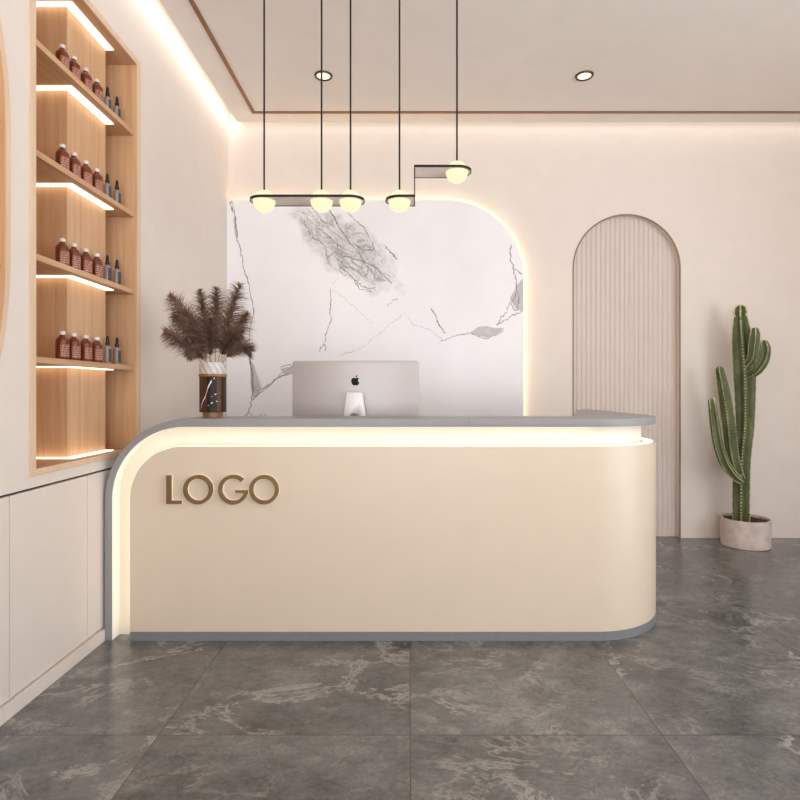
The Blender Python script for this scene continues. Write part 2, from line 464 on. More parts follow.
for z in SHELF:
    bm = bmesh.new()
    prism(bm, [[(D0 + .001, N0 + .001), (XL - .014, N0 + .001), (XL - .014, N1 - .001), (D0 + .001, N1 - .001), (D0 + .001, BY1 + .001), (BX + .001, BY1 + .001), (BX + .001, BY0 - .001), (D0 + .001, BY0 - .001)]], z - .026, z, 'xy', .001)
    s = finish(L(bm), 'shelf', M['oak_y'], u)
    finish(led_path(z - .026, False), 'light_strip', M['led_shelf'], s)
finish(led_path(NZ1, False), 'light_strip', M['led_shelf'], u)
finish(led_path(NZ0, True), 'light_strip', M['led_shelf'], u)

def partial_cyl(bm, r, z0, z1, a0, a1, n=10):
    A = [bm.verts.new((r * math.cos(math.radians(a0 + (a1 - a0) * i / n)), r * math.sin(math.radians(a0 + (a1 - a0) * i / n)), z0)) for i in range(n + 1)]
    B = [bm.verts.new((v.co.x, v.co.y, z1)) for v in A]
    for i in range(n): bm.faces.new((A[i], A[i + 1], B[i + 1], B[i]))

def make_bottle():
    r = thing('amber_bottle', (0, 0, 0), 'x', 'bottle', 'amber bottles on the oak shelves')
    bm = bmesh.new()
    lathe(bm, [(0, 0), (.0255, 0), (.0272, .003), (.0272, .084), (.0262, .090), (.018, .103), (.0115, .107), (.0105, .114), (0, .114)], 24)
    finish(bm, 'body', M['amber'], r, 40)
    bm = bmesh.new()
    lathe(bm, [(0, .1142), (.0125, .1142), (.0128, .116), (.0128, .128), (.0112, .130), (0, .130)], 20)
    finish(bm, 'cap', M['cap_white'], r, 40)
    bm = bmesh.new(); partial_cyl(bm, .0276, .012, .070, -62, 62)
    finish(bm, 'paper_label', M['label'], r, 60)
    return r
def make_dropper():
    r = thing('dropper_bottle', (0, 0, 0), 'x', 'bottle', 'dropper bottles on the oak shelves')
    bm = bmesh.new()
    lathe(bm, [(0, 0), (.0168, 0), (.0178, .002), (.0178, .078), (.0165, .086), (.009, .092), (.008, .096), (0, .096)], 24)
    finish(bm, 'body', M['smoke'], r, 40)
    bm = bmesh.new()
    lathe(bm, [(0, .0962), (.0105, .0962), (.0105, .112), (.0075, .114), (.0078, .128), (.0062, .142), (.003, .147), (0, .148)], 18)
    finish(bm, 'dropper_top', M['bulb_black'], r, 40)
    bm = bmesh.new(); partial_cyl(bm, .0182, .012, .078, -40, 75)
    finish(bm, 'slate_label', M['slate'], r, 60)
    return r
def dup(root):
    c = root.copy(); COL.objects.link(c)
    for ch in list(root.children):
        k = ch.copy(); COL.objects.link(k); k.parent = c
    return c
B0, P0 = make_bottle(), make_dropper()
firstB = firstP = True
ordn = ['leftmost', 'second from left', 'third from left', 'fourth from left']
shn = ['lowest shelf', 'second shelf up', 'third shelf up', 'topmost shelf']
YBOT = [2.525, 2.612, 2.708, 2.804]; YDRP = [2.903, 2.998]
for zi, z in enumerate(SHELF):
    for k, y in enumerate(YBOT):
        o = B0 if firstB else dup(B0); firstB = False
        o.location = (-1.5755, y * 1.008, z + .0006); o.rotation_euler = (0, 0, math.radians(-10 + rnd.uniform(-7, 7)))
        o['label'] = f'{ordn[k]} of the four brown white-capped bottles on the {shn[zi]}'
    for k, y in enumerate(YDRP):
        o = P0 if firstP else dup(P0); firstP = False
        o.location = (-1.5755, y * 1.008, z + .0006); o.rotation_euler = (0, 0, math.radians(-8 + rnd.uniform(-6, 6)))
        o['label'] = ('left' if k == 0 else 'right') + f' small bottle with black dropper top on the {shn[zi]}'

# pill-shaped recess at the very left edge
a = thing('arched_shelf_niche', (XL, AC, AZ), 'round-ended oak framed wall niche cut by the left picture edge', 'niche')
def LA(bm):
    bmesh.ops.translate(bm, verts=bm.verts, vec=(-XL, -AC, -AZ)); return bm
bm = bmesh.new(); prism(bm, [pill(.020, 32), pill(0, 32)], XL + .0005, XL + .006, 'yz')
finish(LA(bm), 'frame', M['oak_edge'], a, 40)
bm = bmesh.new(); prism(bm, [pill(.011, 32), pill(.001, 32)], XL - .28, XL, 'yz')
finish(LA(bm), 'lining', M['oak'], a, 40)
bm = bmesh.new(); prism(bm, [pill(.018)], XL - .30, XL - .2805, 'yz')
finish(LA(bm), 'back_panel', M['oak'], a)
for z in (2.256, 1.70):
    bm = bmesh.new(); box(bm, XL - .279, XL - .012, AC - AA + .002, AC + AA - .002, z - .02, z)
    finish(LA(bm), 'shelf', M['oak_y'], a)

# ------------------------------------------------------------------ marble feature panel
PX0, PX1, PT, PRD, PY = -1.5085, .947, 2.81, .645, 4.631
mp_ = thing('marble_wall_panel', (0, PY, 0), 'white grey-veined marble panel with one rounded corner, lit from behind', 'wall panel')
bm = bmesh.new()
prism(bm, [[(PX0, 0), (PX1, 0)] + arc(PX1 - PRD, PT - PRD, PRD, 0, 90, 40) + [(PX0, PT)]], 0, .014, 'xz')
for f_ in bm.faces: f_.material_index = 0
def vein(pts, w, mi=1, amp=.9, sub=7, lift=.0006):
    """ribbon of veining; points in panel units of 1/120.9 m from the top left corner"""
    P = [(-1.5137 + u / 120.9, PT - v / 120.9) for u, v in pts]
    Q = []
    for (x0, z0), (x1, z1) in zip(P, P[1:]):
        for k in range(sub): Q.append((x0 + (x1 - x0) * k / sub, z0 + (z1 - z0) * k / sub))
    Q.append(P[-1])
    n_ = len(Q); L_, R_ = [], []
    jx = 0
    for i, (x, z) in enumerate(Q):
        x1, z1 = Q[min(i + 1, n_ - 1)]; x0, z0 = Q[max(i - 1, 0)]
        dx_, dz_ = x1 - x0, z1 - z0; l_ = math.hypot(dx_, dz_) or 1
        nx, nz = -dz_ / l_, dx_ / l_
        jx = .6 * jx + rnd.uniform(-1, 1) * amp / 120.9
        if i in (0, n_ - 1): jx *= .3
        ww = .88 * w / 120.9 * rnd.uniform(.35, 1.25) * (.25 if i in (0, n_ - 1) else 1) / 2
        L_.append(bm.verts.new((x + nx * (jx + ww), -lift, z + nz * (jx + ww))))
        R_.append(bm.verts.new((x + nx * (jx - ww), -lift, z + nz * (jx - ww))))
    for i in range(n_ - 1):
        fc = bm.faces.new((L_[i], L_[i + 1], R_[i + 1], R_[i])); fc.material_index = mi
def shade(pts, mi=2):
    fc = bm.faces.new([bm.verts.new((-1.5137 + u / 120.9, -.0003, PT - v / 120.9)) for u, v in pts]); fc.material_index = mi
V_ = [
 ([(6, 0), (9, 12), (11, 36), (14, 50), (18, 64), (22, 80), (26, 98), (27, 118), (25, 134), (22, 146), (25, 160), (26, 178), (26, 196), (24, 208), (20, 216)], 1.1, 1),
 ([(4, 1), (7, 14)], 1.6, 1), ([(9, 14), (11, 40)], 2.6, 2), ([(22, 152), (25, 164), (27, 186), (26, 200)], 1.3, 1),
 ([(26, 200), (34, 193), (42, 186), (48, 180), (58, 174), (67, 172)], 1.4, 1),
 ([(29, 190), (36, 190), (44, 183), (52, 176), (56, 172), (67, 166)], 1.0, 1),
 ([(54, 168), (62, 165), (68, 166)], .9, 1), ([(27, 165), (31, 175), (37, 188)], .7, 2),
 ([(105, 88), (104, 100), (105, 116), (102, 132), (97, 144), (94, 152)], 1.0, 1), ([(98, 144), (99, 152)], 1.2, 1),
 ([(106, 90), (116, 96), (128, 106), (140, 118), (148, 125)], .55, 2),
 ([(112, 157), (124, 152), (140, 145), (150, 137), (160, 128), (171, 119), (176, 114)], .7, 2),
 ([(161, 106), (166, 102), (172, 98)], .7, 1), ([(178, 112), (186, 124), (197, 128), (208, 133), (218, 140)], .7, 2),
 ([(205, 108), (210, 118), (216, 130), (219, 134)], 1.5, 1),
 ([(214, 142), (222, 138), (234, 134), (245, 133), (254, 136), (262, 139), (270, 136), (278, 129)], 1.0, 1),
 ([(270, 125), (277, 121), (284, 117), (289, 115), (297, 112)], 1.3, 1), ([(271, 126), (274, 118), (281, 113), (283, 105), (284, 98)], 1.0, 1),
 ([(285, 44), (285, 60), (289, 72), (291, 84), (290, 95), (284, 104)], 1.4, 1), ([(288, 69), (296, 75)], 1.2, 1),
 ([(285, 104), (290, 110), (293, 98), (291, 90)], 1.2, 1),
 ([(78, 20), (83, 31), (87, 38), (94, 40), (99, 47), (101, 58)], 1.2, 1),
 ([(101, 58), (108, 52), (118, 56), (134, 60), (146, 66), (158, 76), (166, 84)], 1.3, 1),
 ([(103, 10), (110, 20), (116, 30), (122, 40), (132, 52), (140, 62)], 1.6, 1),
 ([(118, 8), (128, 18), (138, 28), (146, 42), (149, 50), (142, 54)], .9, 1),
 ([(112, 64), (122, 74), (134, 84), (142, 90), (150, 88)], 1.2, 1),
 ([(113, 62), (116, 74), (126, 78)], .9, 1), ([(160, 46), (166, 54), (172, 60)], 1.8, 1), ([(126, 42), (138, 50), (148, 50)], 1.5, 1),
 ([(92, 28), (100, 34), (108, 42), (120, 50)], 1.1, 1),
 ([(110, 44), (114, 52), (112, 60), (118, 66), (130, 70)], 1.2, 1),
 ([(134, 60), (144, 70), (150, 78), (160, 80)], 1.3, 1),
 ([(86, 6), (94, 18), (104, 28)], .9, 1),
 ([(126, 76), (134, 90), (146, 92)], 1.1, 1),
 ([(106, 84), (112, 78)], .5, 2), ([(16, 218), (24, 214), (30, 217), (38, 214), (44, 218)], .7, 1),
]
for p_, w_, mi in V_: vein(p_, w_, mi)
shade([(24, 160), (28, 165), (31, 176), (36, 189), (28, 199), (25, 190)])
shade([(54, 169), (62, 167), (68, 167), (68, 173), (60, 176)])
shade([(244, 133), (252, 127), (260, 126), (268, 128), (278, 128), (270, 135), (262, 138), (254, 136)])
shade([(284, 98), (290, 110), (297, 111), (297, 78), (292, 84)])
finish(bm, 'slab', [M['marble'], M['vein'], M['vein_soft']], mp_)
bm = bmesh.new()                                    # light strip behind the rim
ins = .035
pth = [(PX1 - ins, .9)] + arc(PX1 - PRD, PT - PRD, PRD - ins, 0, 90, 40) + [(PX0 + .05, PT - ins)]
A_ = [bm.verts.new((x, .020, z)) for x, z in pth]; B_ = [bm.verts.new((x, .046, z)) for x, z in pth]
for i in range(len(pth) - 1): bm.faces.new((A_[i], A_[i + 1], B_[i + 1], B_[i]))
finish(bm, 'light_strip', M['led_panel'], mp_)
bm = bmesh.new(); box(bm, PX0 + .1, PX1 - .12, .0145, .0535, .05, PT - .75)
finish(bm, 'backing_frame', M['gap'], mp_)

# ------------------------------------------------------------------ reception desk
YD, XC, R = 2.7586, .923, .45
XO = XC + R
YE = 4.24
dk = thing('reception_desk', (0, YD, 0), 'curved cream reception desk with grey counter, glowing recess and bronze LOGO letters', 'reception desk')
def LD(bm):
    bmesh.ops.translate(bm, verts=bm.verts, vec=(0, -YD, 0)); return bm
def plan(inset, x0, ye=YE, extra=()):
    ins_x = sorted(set([x0 + (XC - x0) * i / 6 for i in range(7)] + list(extra)))
    p = [(x, YD + inset, 0, -1) for x in ins_x]
    for i in range(1, 29):
        a = math.radians(-90 + 90 * i / 28)
        p.append((XC + (R - inset) * math.cos(a), YD + R + (R - inset) * math.sin(a), math.cos(a), math.sin(a)))
    p.append((XO - inset, ye, 1, 0)); return p
PXL, PTOP, PR = -1.374, .9566, .256
def ptop(x):
    if x >= PXL + PR: return PTOP
    return PTOP - PR + math.sqrt(max(0, PR * PR - (PXL + PR - x) ** 2))
exA = [PXL + PR * (1 - math.cos(math.radians(90 * i / 20))) for i in range(21)]
TH = .073
bm = bmesh.new(); sweep_wall(bm, plan(0, PXL, extra=exA), TH, .044, ptop)
finish(LD(bm), 'front_panel', M['cream'], dk, 30)
bm = bmesh.new(); sweep_wall(bm, plan(-.002, PXL), TH, 0, .0435)
finish(LD(bm), 'kickboard', M['kick'], dk, 30)
SXO, SXI, ST, SB = -1.500, -1.463, 1.092, 1.054
RI, RO = .355, .404
def ntop(x):
    if x >= SXI + RI: return SB
    return SB - RI + math.sqrt(max(0, RI * RI - (SXI + RI - x) ** 2))
exB = [SXI + .0005 + RI * (1 - math.cos(math.radians(90 * i / 20))) for i in range(21)]
bm = bmesh.new(); sweep_wall(bm, plan(.0745, SXI + .0005, extra=exB), .02, 0, lambda x: ntop(x) - .0005)
finish(LD(bm), 'recess_back', M['neck'], dk, 30)
bm = bmesh.new()                                    # pale lining of the slab's inner face
lp = [(SXI + .0004, .001), (SXI + .0004, SB - RI)] + [(x + .0004, z) for x, z in arc(SXI + RI, SB - RI, RI - .0004, 180, 90, 32)[1:]] + [(XC, SB - .0004)]
A_ = [bm.verts.new((x, YD + .001, z)) for x, z in lp]; B_ = [bm.verts.new((x, YD + .0742, z)) for x, z in lp]
for i in range(len(lp) - 1): bm.faces.new((A_[i], A_[i + 1], B_[i + 1], B_[i]))
finish(LD(bm), 'recess_lining', M['neck_white'], dk, 30)
# grey counter: leg, bend, top and rounded wing
SD = .33
bm = bmesh.new()
XJ = .30
prof = [(SXI, 0), (SXI, SB - RI)] + arc(SXI + RI, SB - RI, RI, 180, 90, 24)[1:] + [(XJ, SB), (XJ, ST)] + arc(SXO + RO, ST - RO, RO, 90, 180, 24) + [(SXO, 0)]
prism(bm, [prof], YD, YD + SD, 'xz', .0015)
inner = [Vector(p) for p in ((1.30, 4.225, 0), (1.20, 4.02, 0), (1.105, 3.72, 0), (1.02, 3.44, 0), (.955, 3.22, 0), (.905, YD + SD, 0))]
wing = [(XJ - .003, YD)] + arc(XC, YD + R, R, -90, 0, 28) + [(XO, YE - .05)] + arc(XO - .05, YE - .05, .05, 0, 90, 6)[1:] + [tuple(p) [:2] for p in inner] + [(XJ - .003, YD + SD)]
prism(bm, [wing], SB, ST, 'xy', .0015)
finish(LD(bm), 'countertop', M['grey'], dk, 30)
# light strip along the panel's hidden edge
bm = bmesh.new()
st_ = [((PXL - .002, YD, z), (0, -1), (-1, 0)) for z in (.01, .2, .45, PTOP - PR)]
for i in range(1, 21):
    a = math.radians(180 - 90 * i / 20)
    st_.append(((PXL + PR + (PR + .002) * math.cos(a), YD, PTOP - PR + (PR + .002) * math.sin(a)), (0, -1), None))
for (x, y, nx, ny) in plan(0, PXL + PR + .02)[:]:
    st_.append(((x, y, PTOP + .002), (nx, ny), None))
A_, B_ = [], []
for (x, y, z), (nx, ny), _ in st_:
    A_.append(bm.verts.new((x - nx * .016, y - ny * .016, z))); B_.append(bm.verts.new((x - nx * .058, y - ny * .058, z)))
for i in range(len(A_) - 1): bm.faces.new((A_[i], A_[i + 1], B_[i + 1], B_[i]))
finish(LD(bm), 'light_strip', M['led'], dk)
bm = bmesh.new()
box(bm, -1.40, 1.20, 2.965, 3.52, .72, .75, .002)
finish(LD(bm), 'worktop', M['worktop'], dk)
for x in (-1.38, -.02, 1.16):
    bm = bmesh.new(); box(bm, x, x + .02, 2.98, 3.48, 0, .719)
    finish(LD(bm), 'support_panel', M['worktop'], dk)
# letters, lower edge at 0.678 m, 0.14 m tall
def letter(loops):
    bm = bmesh.new(); prism(bm, loops, YD - .026, YD - .006, 'xz', .0012)
    le = finish(LD(bm), 'letter', M['bronze'], dk)
    bm = bmesh.new(); prism(bm, loops, YD - .0058, YD - .0052, 'xz')
    finish(LD(bm), 'halo_light', M['halo'], le)
lz0, lz1 = .678, .817
letter([[(-1.186, lz0), (-1.115, lz0), (-1.115, lz0 + .015), (-1.165, lz0 + .015), (-1.165, lz1), (-1.186, lz1)]])
sw = .0175
for cx_ in (-1.0325, -.7095):
    letter([arc(cx_, (lz0 + lz1) / 2, .0715, 0, 352.5, 47), arc(cx_, (lz0 + lz1) / 2, .0715 - sw, 0, 352.5, 47)])
gx, gz, gr_ = -.8605, (lz0 + lz1) / 2, .0725
b0, b1 = gz - .0155, gz - .0035
a0 = math.degrees(math.asin(b1 / 1 - gz / 1) if False else math.asin((b1 - gz) / gr_))
a1 = math.degrees(math.asin((b0 - gz) / (gr_ - sw)))
letter([arc(gx, gz, gr_, 44, 360 + a0, 40) + [(gx + .012, b1), (gx + .012, b0)] + arc(gx, gz, gr_ - sw, 360 + a1, 44, 40)])

# ------------------------------------------------------------------ computer on the worktop
MY = 3.19
pc = thing('desktop_computer', (-.305, MY, .7506), 'silver all-in-one computer seen from behind, black apple emblem on its back', 'computer')
bm = bmesh.new()
hw, zt, zb = .36, .652, .165
def rrect(w, z0, z1, r): return arc(w - r, z1 - r, r, 0, 90, 6) + arc(-w + r, z1 - r, r, 90, 180, 6) + arc(-w + r, z0 + r, r, 180, 270, 6) + arc(w - r, z0 + r, r, 270, 360, 6)
prism(bm, [rrect(hw, zb, zt, .018)], 0, .022, 'xz', .004)
finish(bm, 'housing', M['alu'], pc, 40)
bm = bmesh.new(); prism(bm, [rrect(hw - .006, zb + .006, zt - .006, .014)], .0222, .024, 'xz')
finish(bm, 'screen', M['black'], pc)
bm = bmesh.new()
hole = arc(0, .318, .036, 0, 350, 35)
prism(bm, [[(-.066, 0), (.066, 0), (.066, .318), (.044, .472), (-.044, .472), (-.066, .318)], hole], -.052, -.040, 'xz', .002)
box(bm, -.044, .044, -.042, 0, .452, .470)
finish(bm, 'stand', M['alu_light'], pc, 40)
bm = bmesh.new(); box(bm, -.10, .10, -.07, .13, 0, .008, .002)
finish(bm, 'stand_foot', M['alu_light'], pc)
bm = bmesh.new()
ap = [(0, .55), (.25, .68), (.52, .66), (.76, .50), (.60, .28), (.55, .02), (.64, -.2), (.86, -.36), (.75, -.62), (.55, -.88), (.32, -1), (.1, -.93), (-.1, -.93), (-.32, -1), (-.55, -.88), (-.78, -.55), (-.92, -.1), (-.88, .3), (-.65, .6), (-.35, .68), (-.1, .6)]
lf = [(.0, .74), (.03, .95), (.2, 1.18), (.42, 1.28), (.4, 1.05), (.24, .84)]
k_ = .0265
prism(bm, [[(x * k_, .537 + z * k_) for x, z in ap]], -.0012, .0002, 'xz'); prism(bm, [[(x * k_, .537 + z * k_) for x, z in lf]], -.0012, .0002, 'xz')
tag(finish(bm, 'emblem', M['black'], pc), 'black apple emblem with a bite')

# ------------------------------------------------------------------ vase and pampas
VX, VY, VZ = -1.0387, 2.967, 1.0922
va = thing('cylinder_vase', (VX, VY, VZ), 'dark striped cylinder vase with white marble collar on the grey counter', 'vase')
bm = bmesh.new(); lathe(bm, [(0, 0), (.050, 0), (.050, .026), (0, .026)], 40); finish(bm, 'foot', M['vase_gold'], va, 40)
bm = bmesh.new(); lathe(bm, [(0, .0262), (.064, .0262), (.066, .028), (.066, .207), (0, .207)], 48)
def vvein(p):
    for (a0, z0, w0), (a1, z1, w1) in zip(p, p[1:]):
        q = []
        for a, z in ((a0, z0 - w0), (a1, z1 - w1), (a1, z1 + w1), (a0, z0 + w0)):
            q.append(bm.verts.new((.0664 * math.cos(math.radians(a)), .0664 * math.sin(math.radians(a)), z)))
        f_ = bm.faces.new(q); f_.material_index = 1
vvein([(228, .040, .001), (235, .062, .006), (243, .082, .004), (255, .102, .006), (262, .125, .004), (268, .150, .008), (280, .178, .007), (296, .200, .004)])
vvein([(268, .060, .001), (285, .074, .003), (305, .082, .002), (322, .080, .001)])
vvein([(283, .104, .001), (300, .118, .002), (318, .124, .001)])
finish(bm, 'body', [M['staves'], M['white_vein']], va, 40)
bm = bmesh.new(); lathe(bm, [(0, .2072), (.068, .2072), (.0695, .209), (.0695, .219), (.068, .2205), (0, .2205)], 48); finish(bm, 'band', M['vase_gold'], va, 40)
bm = bmesh.new(); lathe(bm, [(0, .2208), (.065, .2208), (.066, .2225), (.066, .277), (.0645, .2785), (.050, .2785), (.050, .235), (0, .235)], 48)
finish(bm, 'collar', M['vase_marble'], va, 40)

def pampas(base, p1, tip, label, width, seed, start=.26):
    g = random.Random(seed)
    r = thing('pampas_plume', base, label, 'dried grass', 'dried pampas plumes in the vase')
    B = Vector((0, 0, 0)); C1 = Vector(p1) - Vector(base); T = Vector(tip) - Vector(base)
    def at(s): return B * (1 - s) ** 2 + C1 * 2 * s * (1 - s) + T * s * s
    bm = bmesh.new()
    tube(bm, [at(s / 14) for s in range(15)], [.0022 * (1 - .06 * s) for s in range(15)], 6)
    finish(bm, 'stem', M['stem_straw'], r, 40)
    bm = bmesh.new()
    NB = 1100
    for i in range(NB):
        s = start + (1 - start) * (i / NB) ** 1.05
        p = at(s); d = (at(min(1, s + .02)) - at(s - .02)).normalized()
        q = (s - start) / (1 - start)
        env = (math.sin(PI * min(1, q * .78 + .16))) ** .8
        a = g.uniform(0, 2 * PI)
        side = d.cross(Vector((math.cos(a), math.sin(a), .3))).normalized()
        ln = width * env * g.uniform(.5, 1.3)
        v = (d * g.uniform(.75, 1.25) + side * g.uniform(.25, .8)).normalized()
        w = g.uniform(.0007, .0015)
        across = v.cross(Vector((g.uniform(-1, 1), g.uniform(-1, 1), g.uniform(-1, 1)))).normalized()
        prev = None; pos = p.copy(); row = []
        for k in range(5):
            row.append((pos.copy(), w * (1, 1.15, .9, .6, .12)[k]))
            v = (v + Vector((side.x * .12, side.y * .12, -.22)) + side * .05).normalized()
            pos = pos + v * ln / 4
        if any((q_ + r.location).z < VZ + .292 for q_, _ in row): continue      # nothing hangs into the vase
        for q_, ww in row:
            pair = (bm.verts.new(q_ + across * ww), bm.verts.new(q_ - across * ww))
            if prev: bm.faces.new((prev[0], prev[1], pair[1], pair[0]))
            prev = pair
    f_ = finish(bm, 'plume', M['pampas'], r)
    return r
va.scale = (1.03, 1.03, 1.03)
def vp(x, z, dy=0): return (VX + x * 1.03, VY + dy * 1.03, VZ + z * 1.03)
PL = [  # base offset, bend, tip, label
 ((-.020, .236, -.012), (-.08, .50, -.03), (-.250, .655, -.05), 'pampas plume reaching to the upper left, topmost on that side', .075),
 ((-.028, .236, .008), (-.10, .46, .05), (-.262, .560, .07), 'pampas plume pointing left, below the upper left one', .075),
 ((-.030, .236, -.006), (-.10, .40, -.08), (-.255, .455, -.12), 'pampas plume bending low to the left', .07),
 ((-.014, .236, .022), (-.10, .42, .10), (-.200, .345, .16), 'lowest pampas plume drooping on the left', .065),
 ((-.008, .236, .005), (-.05, .50, .02), (-.085, .690, .02), 'slim upright pampas plume left of the centre', .06),
 ((.006, .236, .016), (.00, .50, .05), (.005, .705, .06), 'tallest upright pampas plume in the middle', .07),
 ((.018, .236, -.006), (.07, .46, -.03), (.175, .715, -.04), 'big pampas plume rising to the upper right', .085),
 ((.026, .236, .012), (.08, .44, .05), (.195, .570, .07), 'pampas plume pointing right at mid height', .075),
 ((.030, .236, -.010), (.09, .44, -.08), (.200, .445, -.13), 'pampas plume bending low to the right', .07),
 ((.014, .236, .024), (.10, .44, .10), (.205, .370, .14), 'lowest pampas plume drooping on the right', .065),
 ((.002, .236, -.024), (.01, .42, -.09), (.030, .520, -.17), 'short pampas plume leaning out towards the front', .075),
 ((-.006, .236, -.028), (-.04, .44, -.09), (-.120, .545, -.15), 'front pampas plume leaning left over the vase', .075),
]
for i, (b, c, tp, lb, w_) in enumerate(PL):
    pampas(vp(b[0], b[1], b[2]), vp(c[0] * .9, c[1] * .93, c[2] * .8), vp(tp[0] * .83, tp[1] * .95, tp[2] * .6), lb, w_ * 1.3, 40 + i)

# ------------------------------------------------------------------ pendant lamps
PYc, PZ = 2.95, 2.232
def plate_loop(x0, x1, r=.071, round_l=True, round_r=True):
    p = []
    p += arc(x1 - r, PYc, r, -90, 90, 18) if round_r else [(x1, PYc - r), (x1, PYc + r)]
    p += arc(x0 + r, PYc, r, 90, 270, 18) if round_l else [(x0, PYc + r), (x0, PYc - r)]
    return p
def pendant(name, label, xs, zs, build):
    cx_ = sum(xs) / len(xs)
    r = thing(name, (cx_, PYc, H), label, 'pendant lamp', 'pendant lamps over the desk')
    def T(bm): bmesh.ops.translate(bm, verts=bm.verts, vec=(-cx_, -PYc, -H)); return bm
    bm = bmesh.new(); build(bm); finish(T(bm), 'plate', M['plate_metal'], r, 30)
    bm = bmesh.new(); build(bm, rim=True); finish(T(bm), 'rim', M['black_metal'], r, 30)
    for x, z in zip(xs, zs):
        bm = bmesh.new(); lathe(bm, [(.0575 * math.cos(math.radians(a)), .0575 * math.sin(math.radians(a))) for a in range(-90, 91, 9)], 32, (x, PYc, z - .003))
        finish(T(bm), 'globe', M['globe'], r, 60)
        bm = bmesh.new(); tube(bm, [(x, PYc, z + .054), (x, PYc, H)], .0048, 10)
        finish(T(bm), 'cord', M['black_metal'], r, 60)
        bm = bmesh.new(); lathe(bm, [(0, 0), (.05, 0), (.052, -.004), (.052, -.022), (.048, -.026), (0, -.026)], 28, (x, PYc, H))
        finish(T(bm), 'ceiling_rose', M['black_metal'], r, 40)
hr = .059
def circ(x, r=hr): return arc(x, PYc, r, 0, 350, 35)
def rim_loop(bm, lp, z, t_=.005, h_=.006):
    cx_ = None
    prism(bm, lp, z - h_, z + h_, 'xy')
xsA = (-.763, -.4605, -.308)
def buildA(bm, rim=False):
    o = plate_loop(-.763 - .069, -.308 + .071)
    if rim:
        prism(bm, [plate_loop(-.763 - .0735, -.308 + .0755, .0755), plate_loop(-.763 - .069 , -.308 + .071)], PZ - .005, PZ + .007, 'xy')
    else:
        prism(bm, [o] + [circ(x) for x in xsA], PZ - .003, PZ + .003, 'xy')
pendant('pendant_lamp', 'long pendant lamp with three glowing globes in one straight bar', xsA, (PZ, PZ, PZ), buildA)
ZU = PZ + .153
xsB = (-.05, .2526)
def buildB(bm, rim=False):
    if rim:
        for (x0, x1, rl, rr, z) in ((-.119, .032, True, False, PZ), (.026, .3236, False, True, ZU)):
            prism(bm, [plate_loop(x0 - (.005 if rl else 0), x1 + (.005 if rr else 0), .0755, rl, rr), plate_loop(x0 + (0 if rl else .001), x1 - (0 if rr else .001), .071, rl, rr)], z - .005, z + .007, 'xy')
        box(bm, .0265, .0315, PYc - .0755, PYc - .071, PZ - .005, ZU + .007)
    else:
        prism(bm, [plate_loop(-.119, .031, .071, True, False), circ(xsB[0])], PZ - .003, PZ + .003, 'xy')
        prism(bm, [plate_loop(.027, .3236, .071, False, True), circ(xsB[1])], ZU - .003, ZU + .003, 'xy')
        box(bm, .0272, .0308, PYc - .071, PYc + .071, PZ - .003, ZU + .003)
pendant('pendant_lamp', 'stepped pendant lamp with two glowing globes at different heights', xsB, (PZ, ZU), buildB)

# ------------------------------------------------------------------ downlights
def downlight(x, y, label):
    r = thing('downlight', (x, y, H), label, 'ceiling light', 'recessed ceiling downlights')
    bm = bmesh.new(); lathe(bm, [(.047, .001), (.047, -.006), (.052, -.010), (.060, -.008), (.063, 0), (.063, .001)], 40)
    finish(bm, 'ring', M['brass_dark'], r, 40)
    bm = bmesh.new(); lathe(bm, [(0, -.003), (.047, -.003), (.047, .0), (0, .0)], 32)
    finish(bm, 'lens', M['lens'], r)
    return r
downlight(-.595, 3.896, 'round bronze-ringed downlight behind the pendant cords')
downlight(1.22, 3.896, 'round bronze-ringed downlight alone on the right of the ceiling')
for x in (-.595, 1.22):
    l = bpy.data.lights.new('downlight_beam', 'SPOT'); l.energy = 22; l.color = (1, .9, .78); l.spot_size = math.radians(80); l.spot_blend = .8; l.shadow_soft_size = .045
    o = bpy.data.objects.new('downlight_beam', l); COL.objects.link(o); o.location = (x, 3.896, H - .02)

# ------------------------------------------------------------------ cactus
KX, KY = 2.683, 4.47
ca = thing('potted_cactus', (KX, KY, 0), 'tall branching green column cactus in a round blush pot', 'cactus')
bm = bmesh.new()
lathe(bm, [(0, 0), (.168, 0), (.174, .004), (.180, .21), (.179, .218), (.172, .22), (.166, .216), (.164, .19), (0, .19)], 56)
finish(bm, 'pot', M['pot'], ca, 40)
bm = bmesh.new()
n_ = 14
prev = None
rr = [bm.verts.new((0, 0, .198))]
for i in range(1, 8):
    rr2 = [bm.verts.new((.163 * i / 7 * math.cos(2 * PI * k / 40), .163 * i / 7 * math.sin(2 * PI * k / 40), .194 + rnd.uniform(0, .012))) for k in range(40)]
    for k in range(40):
        if len(rr) == 1: bm.faces.new((rr[0], rr2[k], rr2[(k + 1) % 40]))
        else: bm.faces.new((rr[k], rr2[k], rr2[(k + 1) % 40], rr[(k + 1) % 40]))
    rr = rr2
finish(bm, 'soil', M['soil'], ca)
def smooth_path(pts, n):
    P = [Vector(p) for p in pts]; out = []
    for i in range(len(P) - 1):
        p0, p1, p2, p3 = P[max(i - 1, 0)], P[i], P[i + 1], P[min(i + 2, len(P) - 1)]
        for k in range(n):
            s = k / n
            out.append(.5 * ((2 * p1) + (-p0 + p2) * s + (2 * p0 - 5 * p1 + 4 * p2 - p3) * s * s + (-p0 + 3 * p1 - 3 * p2 + p3) * s ** 3))
    out.append(P[-1]); return out
